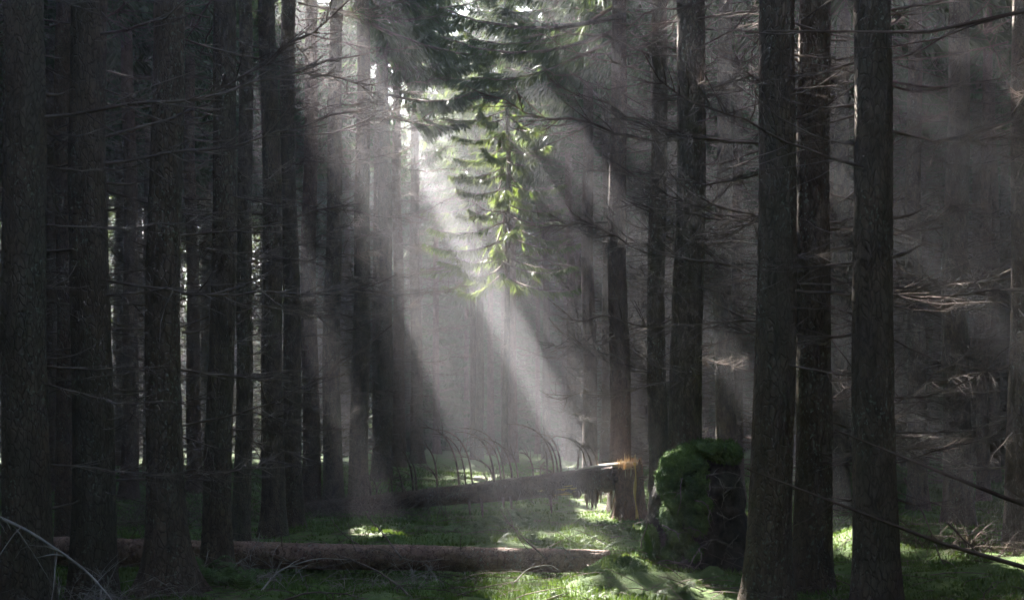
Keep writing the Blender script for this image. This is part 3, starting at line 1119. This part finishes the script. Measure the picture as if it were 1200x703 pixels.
def build_root_plate():
    # soil body from its outline, swelling towards the viewer
    out = [(745, 695), (752, 668), (757, 640), (764, 605), (772, 570), (785, 545), (803, 528), (826, 521), (850, 524), (866, 536), (874, 560), (880, 600), (886, 650), (892, 695)]
    op = np.array([(PX(a, RD), PZ(b, RD)) for a, b in out])
    cx, cz = PX(822, RD), PZ(625, RD)
    ang = np.arctan2(op[:, 1] - cz, op[:, 0] - cx)
    rr = np.hypot(op[:, 0] - cx, op[:, 1] - cz)
    o = np.argsort(ang); ang, rr = ang[o], rr[o]
    nu, nv = 90, 46
    u = np.linspace(-np.pi, np.pi, nu, endpoint=False)
    R = np.interp(u, ang, rr, period=2 * np.pi)
    v = np.linspace(0, np.pi, nv)
    U, Vv = np.meshgrid(u, v)
    k = np.sin(Vv) ** .62
    rad = R[None] * k
    x = np.cos(U) * rad; z = np.sin(U) * rad
    y = -np.cos(Vv) * .40
    n = fbm(x * 3 + 20, z * 3 + y * 2 + 20, 12, 5) - .5
    y = y - n * .34 * (y < .1)
    x = x + .05 * (fbm(z * 6 + 9, y * 6 + 9, 15, 3) - .5); z = z + .05 * (fbm(x * 6 + 9, y * 6 + 9, 16, 3) - .5)
    V = np.stack([x + cx, y + RD + .42, z + cz], -1).reshape(-1, 3)
    i = np.arange(nv - 1)[:, None] * nu; j = np.arange(nu)[None]; j2 = (j + 1) % nu
    q = np.stack([i + j, i + j2, i + nu + j2, i + nu + j], -1).reshape(-1, 4)
    link("soil", mesh_np("soil", V, q, SOIL, True), rp)
    # moss cushions: px, py, radius x, radius z in px, depth towards the viewer
    for s, (px, py, a, b, yo) in enumerate([(834, 530, 33, 15, .12), (858, 531, 14, 12, .10), (806, 545, 27, 20, .08), (790, 565, 19, 22, .02), (815, 566, 17, 14, -.02), (800, 588, 22, 18, -.04),
                                          (821, 592, 13, 11, -.06), (788, 606, 14, 17, -.02), (815, 612, 15, 13, -.08), (796, 632, 13, 13, -.06), (786, 652, 12, 12, -.05), (812, 646, 10, 9, -.10), (763, 640, 11, 22, .06), (752, 668, 14, 18, .0), (770, 672, 16, 12, -.08)]):
        moss_lump("moss_cushion", rp, (PX(px, RD), RD + yo + .10, PZ(py, RD)), (a / F * RD, .24, b / F * RD), 200 + s, 5200 if a > 14 else 2600, amp=.34)
    # bare roots poking out of the soil
    rn = np.random.default_rng(31)
    def root(pts, r):
        pts = np.array([(PX(a, RD - dy), RD - dy, PZ(b, RD - dy)) for a, b, dy in pts])
        t = np.linspace(0, len(pts) - 1, 22)
        i = np.clip(t.astype(int), 0, len(pts) - 2); f = (t - i)[:, None]
        p = pts[i] * (1 - f) + pts[i + 1] * f
        for _ in range(3): p[1:-1] = (p[:-2] + p[1:-1] * 2 + p[2:]) / 4
        p = p + np.cumsum(rn.normal(0, .0045, p.shape), 0)
        tb = Tubes()
        tb.tube(p, np.linspace(r, r * .35, 22), 6)
        for _ in range(3):
            k = rn.integers(4, 18)
            d = rn.normal(0, 1, 3); d /= np.linalg.norm(d)
            tb.tube([p[k], p[k] + d * .06, p[k] + d * .13 + [0, 0, -.02]], [r * .4, r * .3, .001], 4, False)
        link("root", tb.mesh("root", ROOT, True), rp)
    for pts, r in [([(826, 566, .05), (834, 556, .16), (856, 553, .2), (872, 556, .1)], .011), ([(827, 570, .05), (850, 572, .2), (872, 574, .12)], .010), ([(832, 565, .1), (829, 580, .22), (842, 588, .2)], .008),
                   ([(846, 580, .1), (862, 566, .22), (875, 552, .1)], .009), ([(812, 585, .12), (826, 590, .24), (832, 604, .2)], .009), ([(833, 588, .1), (830, 606, .24), (838, 622, .16)], .009),
                   ([(806, 616, .12), (818, 622, .26), (826, 632, .2)], .008), ([(858, 642, .1), (838, 632, .28), (820, 643, .3), (806, 668, .2)], .015), ([(820, 642, .28), (824, 655, .3), (815, 667, .24)], .010),
                   ([(776, 615, .1), (793, 624, .26), (800, 632, .2)], .008), ([(752, 672, .1), (775, 655, .3), (805, 660, .34), (830, 674, .2)], .010), ([(852, 654, .1), (868, 652, .2), (880, 650, .1)], .010),
                   ([(800, 560, .1), (799, 580, .26), (794, 600, .24)], .006), ([(752, 642, .05), (760, 620, .1), (764, 590, .06)], .010), ([(840, 600, .1), (856, 610, .24), (870, 604, .12)], .008),
                   ([(845, 660, .1), (852, 640, .25), (866, 628, .12)], .009), ([(842, 560, .1), (850, 575, .22), (846, 596, .1)], .007), ([(770, 680, .1), (790, 672, .32), (812, 680, .3)], .009)]:
        root(pts, r)


build_root_plate()

# mossy hummocks in front of the root plate and along the frame's lower edge
for s, (px, py, d, a, b, lb) in enumerate([
        (735, 672, 15.0, 30, 22, "bright moss hummock sloping down from the root plate to the log end"), (708, 690, 14.7, 30, 18, "rounded moss hummock at the right end of the front log"),
        (775, 690, 14.6, 28, 16, "small moss hummock in front of the dark root plate foot"), (828, 690, 14.5, 38, 15, "yellow green moss hummock under the bare roots"),
        (1192, 694, 15.0, 62, 16, "wide bright green moss mound in the lower right corner"), (990, 655, 19.8, 20, 12, "sunlit moss mound in the gap between two right hand trunks")]):
    m = moss_lump("moss_hummock", None, (PX(px, d), d, PZ(py, d) - .06), (a / F * d, .38, b / F * d), 260 + s, 9000, .030)
    tag(m, lb, "moss hummock")


# ------------------------------------------------------------------ ground cover
def blades(n, ylo, yhi, seed, hmin, hmax, wid, power=1.4, thr=.42):
    rnd = np.random.default_rng(seed)
    y = ylo + (yhi - ylo) * rnd.random(n * 3) ** power
    x = rnd.uniform(-1, 1, n * 3) * (.37 * y + .5)
    m = fbm(x * .8, y * .8, 51, 3) + .25 * (vnoise(x * 5, y * 5, 53) - .5) > thr
    x, y = x[m][:n], y[m][:n]
    k = len(x)
    z = gz(x, y) + .02
    far = np.clip(y / 18, .8, 2.2)
    h = rnd.uniform(hmin, hmax, k) * (.5 + fbm(x * 1.3, y * 1.3, 57, 2)) * far ** .4
    a = rnd.uniform(0, 2 * np.pi, k)
    lean = rnd.uniform(.1, 1.0, k) * h
    w = wid * far * rnd.uniform(.6, 1.3, k)
    b = np.stack([x, y, z], -1)
    sd = np.stack([-np.sin(a), np.cos(a), a * 0], -1) * w[:, None]
    tip = b + np.stack([np.cos(a) * lean, np.sin(a) * lean, h], -1)
    mid = b + np.stack([np.cos(a) * lean * .35, np.sin(a) * lean * .35, h * .62], -1)
    V = np.stack([b - sd, b + sd, mid + sd * .7, tip, mid - sd * .7], 1).reshape(-1, 3)
    i = np.arange(k)[:, None] * 5
    return V, np.concatenate([i, i + 1, i + 2, i + 4], 1), np.concatenate([i + 4, i + 2, i + 3], 1)


V, q, t = blades(80000, 11.5, 46, 61, .03, .085, .006)
tag(link("grass", mesh_np("grass", V, [q, t], GRASS)), "short grass and moss sprouts over the forest floor", "grass", kind="stuff")
V, q, t = blades(60000, 12.0, 34, 62, .015, .05, .011, 1.2, .36)
tag(link("moss_carpet", mesh_np("moss_carpet", V, [q, t], GRASS)), "feathery moss carpet between the trunks", "moss", kind="stuff")


def litter():
    rnd = np.random.default_rng(71)
    tb = Tubes()
    n = 2600
    for k in range(n):
        y = 11.5 + 34 * rnd.random() ** 1.5
        x = rnd.uniform(-1, 1) * (.37 * y + .5)
        z = g1(x, y)
        L = rnd.uniform(.15, .8); a = rnd.uniform(0, 6.28)
        up = rnd.uniform(0, .5) if rnd.random() < .35 else rnd.uniform(0, .08)
        s = np.linspace(-.5, .5, 5)
        bow = rnd.uniform(0, .25)
        pts = np.stack([x + np.cos(a) * L * s, y + np.sin(a) * L * s, z + .03 + (s + .5) * L * up + bow * L * (.25 - s * s)], -1)
        pts[:, :2] += rnd.normal(0, .012, (5, 2))
        r = rnd.uniform(.002, .006) * (1 + .02 * (y - 12))
        tb.tube(pts, [r, r, r * .9, r * .7, r * .3], 3, False)
    tag(link("twig_litter", tb.mesh("twig_litter", TWIG)), "dead twigs littering the forest floor", "twigs", kind="stuff")


litter()


def fern_mesh(seed):
    rnd = np.random.default_rng(seed)
    tris = []
    for f in range(rnd.integers(7, 11)):
        a = rnd.uniform(0, 6.28); L = rnd.uniform(.28, .48); h = rnd.uniform(.12, .3)
        s = np.linspace(0, 1, 16)
        ax = np.stack([np.cos(a) * L * s, np.sin(a) * L * s, h * np.sin(s * 2.3) * 1.1], -1)
        sd = np.array([-math.sin(a), math.cos(a), 0])
        for i in range(2, 15):
            w = .11 * math.sin(math.pi * (i / 16) ** .8) * rnd.uniform(.8, 1.15)
            d = ax[i + 1] - ax[i] if i < 15 else ax[i] - ax[i - 1]
            for q in (-1, 1):
                tip = ax[i] + sd * q * w + d * .9 + [0, 0, -w * .35]
                tris.append([ax[i] - d * .42, ax[i] + d * .42, tip])
    tb = Tubes(); tb.tris(np.array(tris))
    return tb.mesh("fern", FERN)


FERNS = [fern_mesh(80 + i) for i in range(4)]
rl = random.Random(21)
for (n, xa, xb, da, db, sc, lb, gr) in [
        (18, 530, 745, 18.4, 25.5, .6, "low green fern in the sunny strip behind the front log", "ferns behind the front log"),
        (8, 575, 625, 25.0, 27.2, .9, "bright fern lit under the leaning trunk near the stump", "ferns under the leaning trunk"),
        (5, 640, 860, 13.6, 14.4, .42, "small fern growing in the moss below the root plate", "ferns below the root plate"),
        (8, 235, 300, 14.6, 16.2, .8, "small fern in the grass before the log at left", "ferns before the log at left"),
        (4, 390, 470, 19.0, 21.5, .5, "low fern beside the bright sun spot behind the log", "ferns beside the sun spot")]:
    for k in range(n):
        d = rl.uniform(da, db); px = rl.uniform(xa, xb)
        x = PX(px, d)
        o = link("fern", rl.choice(FERNS), None, (x, d, g1(x, d) + .01), (0, 0, rl.uniform(0, 6.28)), (sc * rl.uniform(.7, 1.2),) * 3)
        tag(o, lb, "fern", gr)


# ------------------------------------------------------------------ fallen branches and brush
def free_branch(pts3, r, label, seed, twigs=10, group=None, tl=.5, sweep=None):
    rn = np.random.default_rng(seed)
    pale = label.startswith(("bare grey", "pale", "thin brown"))
    pts = np.array(pts3, float)
    t = np.linspace(0, len(pts) - 1, 20)
    i = np.clip(t.astype(int), 0, len(pts) - 2); f = (t - i)[:, None]
    p = pts[i] * (1 - f) + pts[i + 1] * f
    for _ in range(4): p[1:-1] = (p[:-2] + 2 * p[1:-1] + p[2:]) / 4
    p = p + np.cumsum(rn.normal(0, .004, p.shape), 0)
    tb = Tubes()
    tb.tube(p, np.linspace(r, r * .25, 20), 6)
    o = link("fallen_branch", tb.mesh("fallen_branch", TWIG_PALE if pale else TWIG, True))
    tag(o, label, "branch", group)
    for k in range(twigs):
        j = rn.integers(2, 18)
        d = p[j + 1] - p[j]; d /= np.linalg.norm(d)
        dv = d * .6 + rn.normal(0, .6, 3) + (np.array(sweep) if sweep is not None else 0); dv /= np.linalg.norm(dv)
        L = rn.uniform(.25, 1.0) * tl
        s = np.linspace(0, 1, 6)[:, None]
        q = p[j] + dv * L * s + np.array([0, 0, -.25 * L]) * s ** 2 + rn.normal(0, .006, (6, 3)) * s
        tw = Tubes()
        tw.tube(q, np.linspace(r * .45, .0015, 6), 4, False)
        link("twig", tw.mesh("twig", TWIG_PALE if pale else TWIG, True), o)


def W(px, py, d):
    return (PX(px, d), d, PZ(py, d))


free_branch([W(-40, 590, 12.4), W(10, 611, 12.4), W(55, 634, 12.3), W(95, 660, 12.2), W(125, 690, 12.1), W(140, 715, 12.0)], .020,
            "bare grey fallen branch propped in the lower left corner before the trunks", 11, 14, None, .75, (-.9, 0, -.15))
free_branch([W(300, 700, 14.5), W(325, 668, 14.8), W(370, 652, 15.2), W(420, 654, 15.6)], .012, "pale arched dead branch over the left half of the front log", 12, 7, None, .4)
free_branch([W(500, 720, 13.8), W(470, 690, 14.2), W(430, 664, 15.0), W(385, 648, 16.0)], .015, "dark dead branch leaning across the log towards the sun spot", 13, 8, None, .4)
free_branch([W(470, 652, 16.0), W(450, 625, 16.6), W(432, 604, 17.2), W(420, 588, 17.8)], .013, "thin dark branch rising from the log beside the sun spot", 14, 5, None, .3)
free_branch([W(330, 705, 13.8), W(360, 694, 14.0), W(410, 694, 14.0), W(450, 708, 13.8)], .013, "low dark bow of dead branch before the log at the lower edge", 15, 6, None, .35)
free_branch([W(600, 685, 15.0), W(618, 665, 15.6), W(640, 660, 15.9), W(655, 668, 15.6)], .008, "thin brown bow of dead twig before the right half of the log", 16, 3, None, .25)
free_branch([W(670, 650, 19.0), W(700, 668, 15.6), W(715, 690, 14.8), W(725, 705, 14.2)], .010, "dark dead stick leaning at the right end of the front log", 17, 3, None, .25)
free_branch([W(1060, 560, 17.5), W(1085, 610, 17.2), W(1100, 655, 16.8), W(1110, 668, 16.6)], .014, "thin dark stick slanting down in the shade at right", 18, 6, None, .5)
free_branch([W(1045, 668, 16.4), W(1080, 676, 16.2), W(1120, 662, 16.2), W(1150, 655, 16.4)], .026, "dark fallen branch on the ground left of the green mound", 19, 8, None, .5)
free_branch([W(1110, 612, 17.5), W(1140, 640, 17.2), W(1165, 668, 17.0)], .016, "bent dead branch behind the bright green mound", 20, 9, None, .5)


def brush(px, d, w, h, n, label, seed, lean=0.0, r=.007, mat=TWIG):
    rn = np.random.default_rng(seed)
    tb = Tubes()
    for k in range(n):
        x = PX(px, d) + rn.normal(0, w * .5); y = d + rn.normal(0, w * .4)
        z = g1(x, y)
        a = rn.uniform(0, 6.28); L = h * rn.uniform(.5, 1.4)
        el = rn.uniform(.2, 1.35)
        dv = np.array([math.cos(a) * math.cos(el) + lean, math.sin(a) * math.cos(el) * .6, math.sin(el)])
        s = np.linspace(0, 1, 8)[:, None]
        c = np.array([x, y, z]) + dv * L * s + np.array([rn.normal(0, .5), rn.normal(0, .4), -rn.uniform(.1, .7)]) * L * s ** 2
        c[:, 2] = np.maximum(c[:, 2], z + .01)
        tb.tube(c, np.linspace(r, .0018, 8), 3, False)
        for _ in range(6):
            i = rn.integers(1, 6)
            dd = c[i + 1] - c[i]; dd /= np.linalg.norm(dd) + 1e-6
            v = dd + rn.normal(0, .7, 3); v /= np.linalg.norm(v)
            l_ = L * rn.uniform(.12, .4)
            tb.tube([c[i], c[i] + v * l_ * .5, c[i] + v * l_ + [0, 0, -.1 * l_]], [r * .55, r * .4, .001], 3, False)
    tag(link("brushwood", tb.mesh("brushwood", mat)), label, "brushwood")


brush(425, 28.0, 1.7, 1.25, 130, "reddish tangle of dead brushwood at the left end of the leaning trunk", 301, .1)
brush(335, 18.6, .9, .55, 60, "pale upright dead stems standing behind the front log", 302, 0, .006, TWIG_PALE)
brush(290, 16.0, .9, .5, 60, "grey brushwood heaped on the front log beside the grey green trunk", 303, 0, .006, TWIG_PALE)
brush(480, 15.8, 1.2, .35, 60, "fine dead twigs sprawling before the middle of the front log", 304, 0, .005, TWIG_PALE)
brush(80, 13.4, .9, .6, 60, "dead twigs heaped at the feet of the two left front trunks", 305, 0, .006, TWIG_PALE)
brush(250, 27.0, 2.2, 1.0, 110, "brown brushwood on the ground behind the slim grey trunks", 306, 0, .008)
brush(1130, 19.0, 1.4, .9, 90, "dark brushwood in the shade behind the bright green mound", 307, 0, .007)
brush(130, 25.0, 2.0, 1.1, 100, "brown brushwood behind the flared trunk at left", 308, 0, .008)
brush(660, 33.0, 1.6, 1.1, 80, "misty brushwood behind the leaning trunk near the stump", 309, 0, .008)
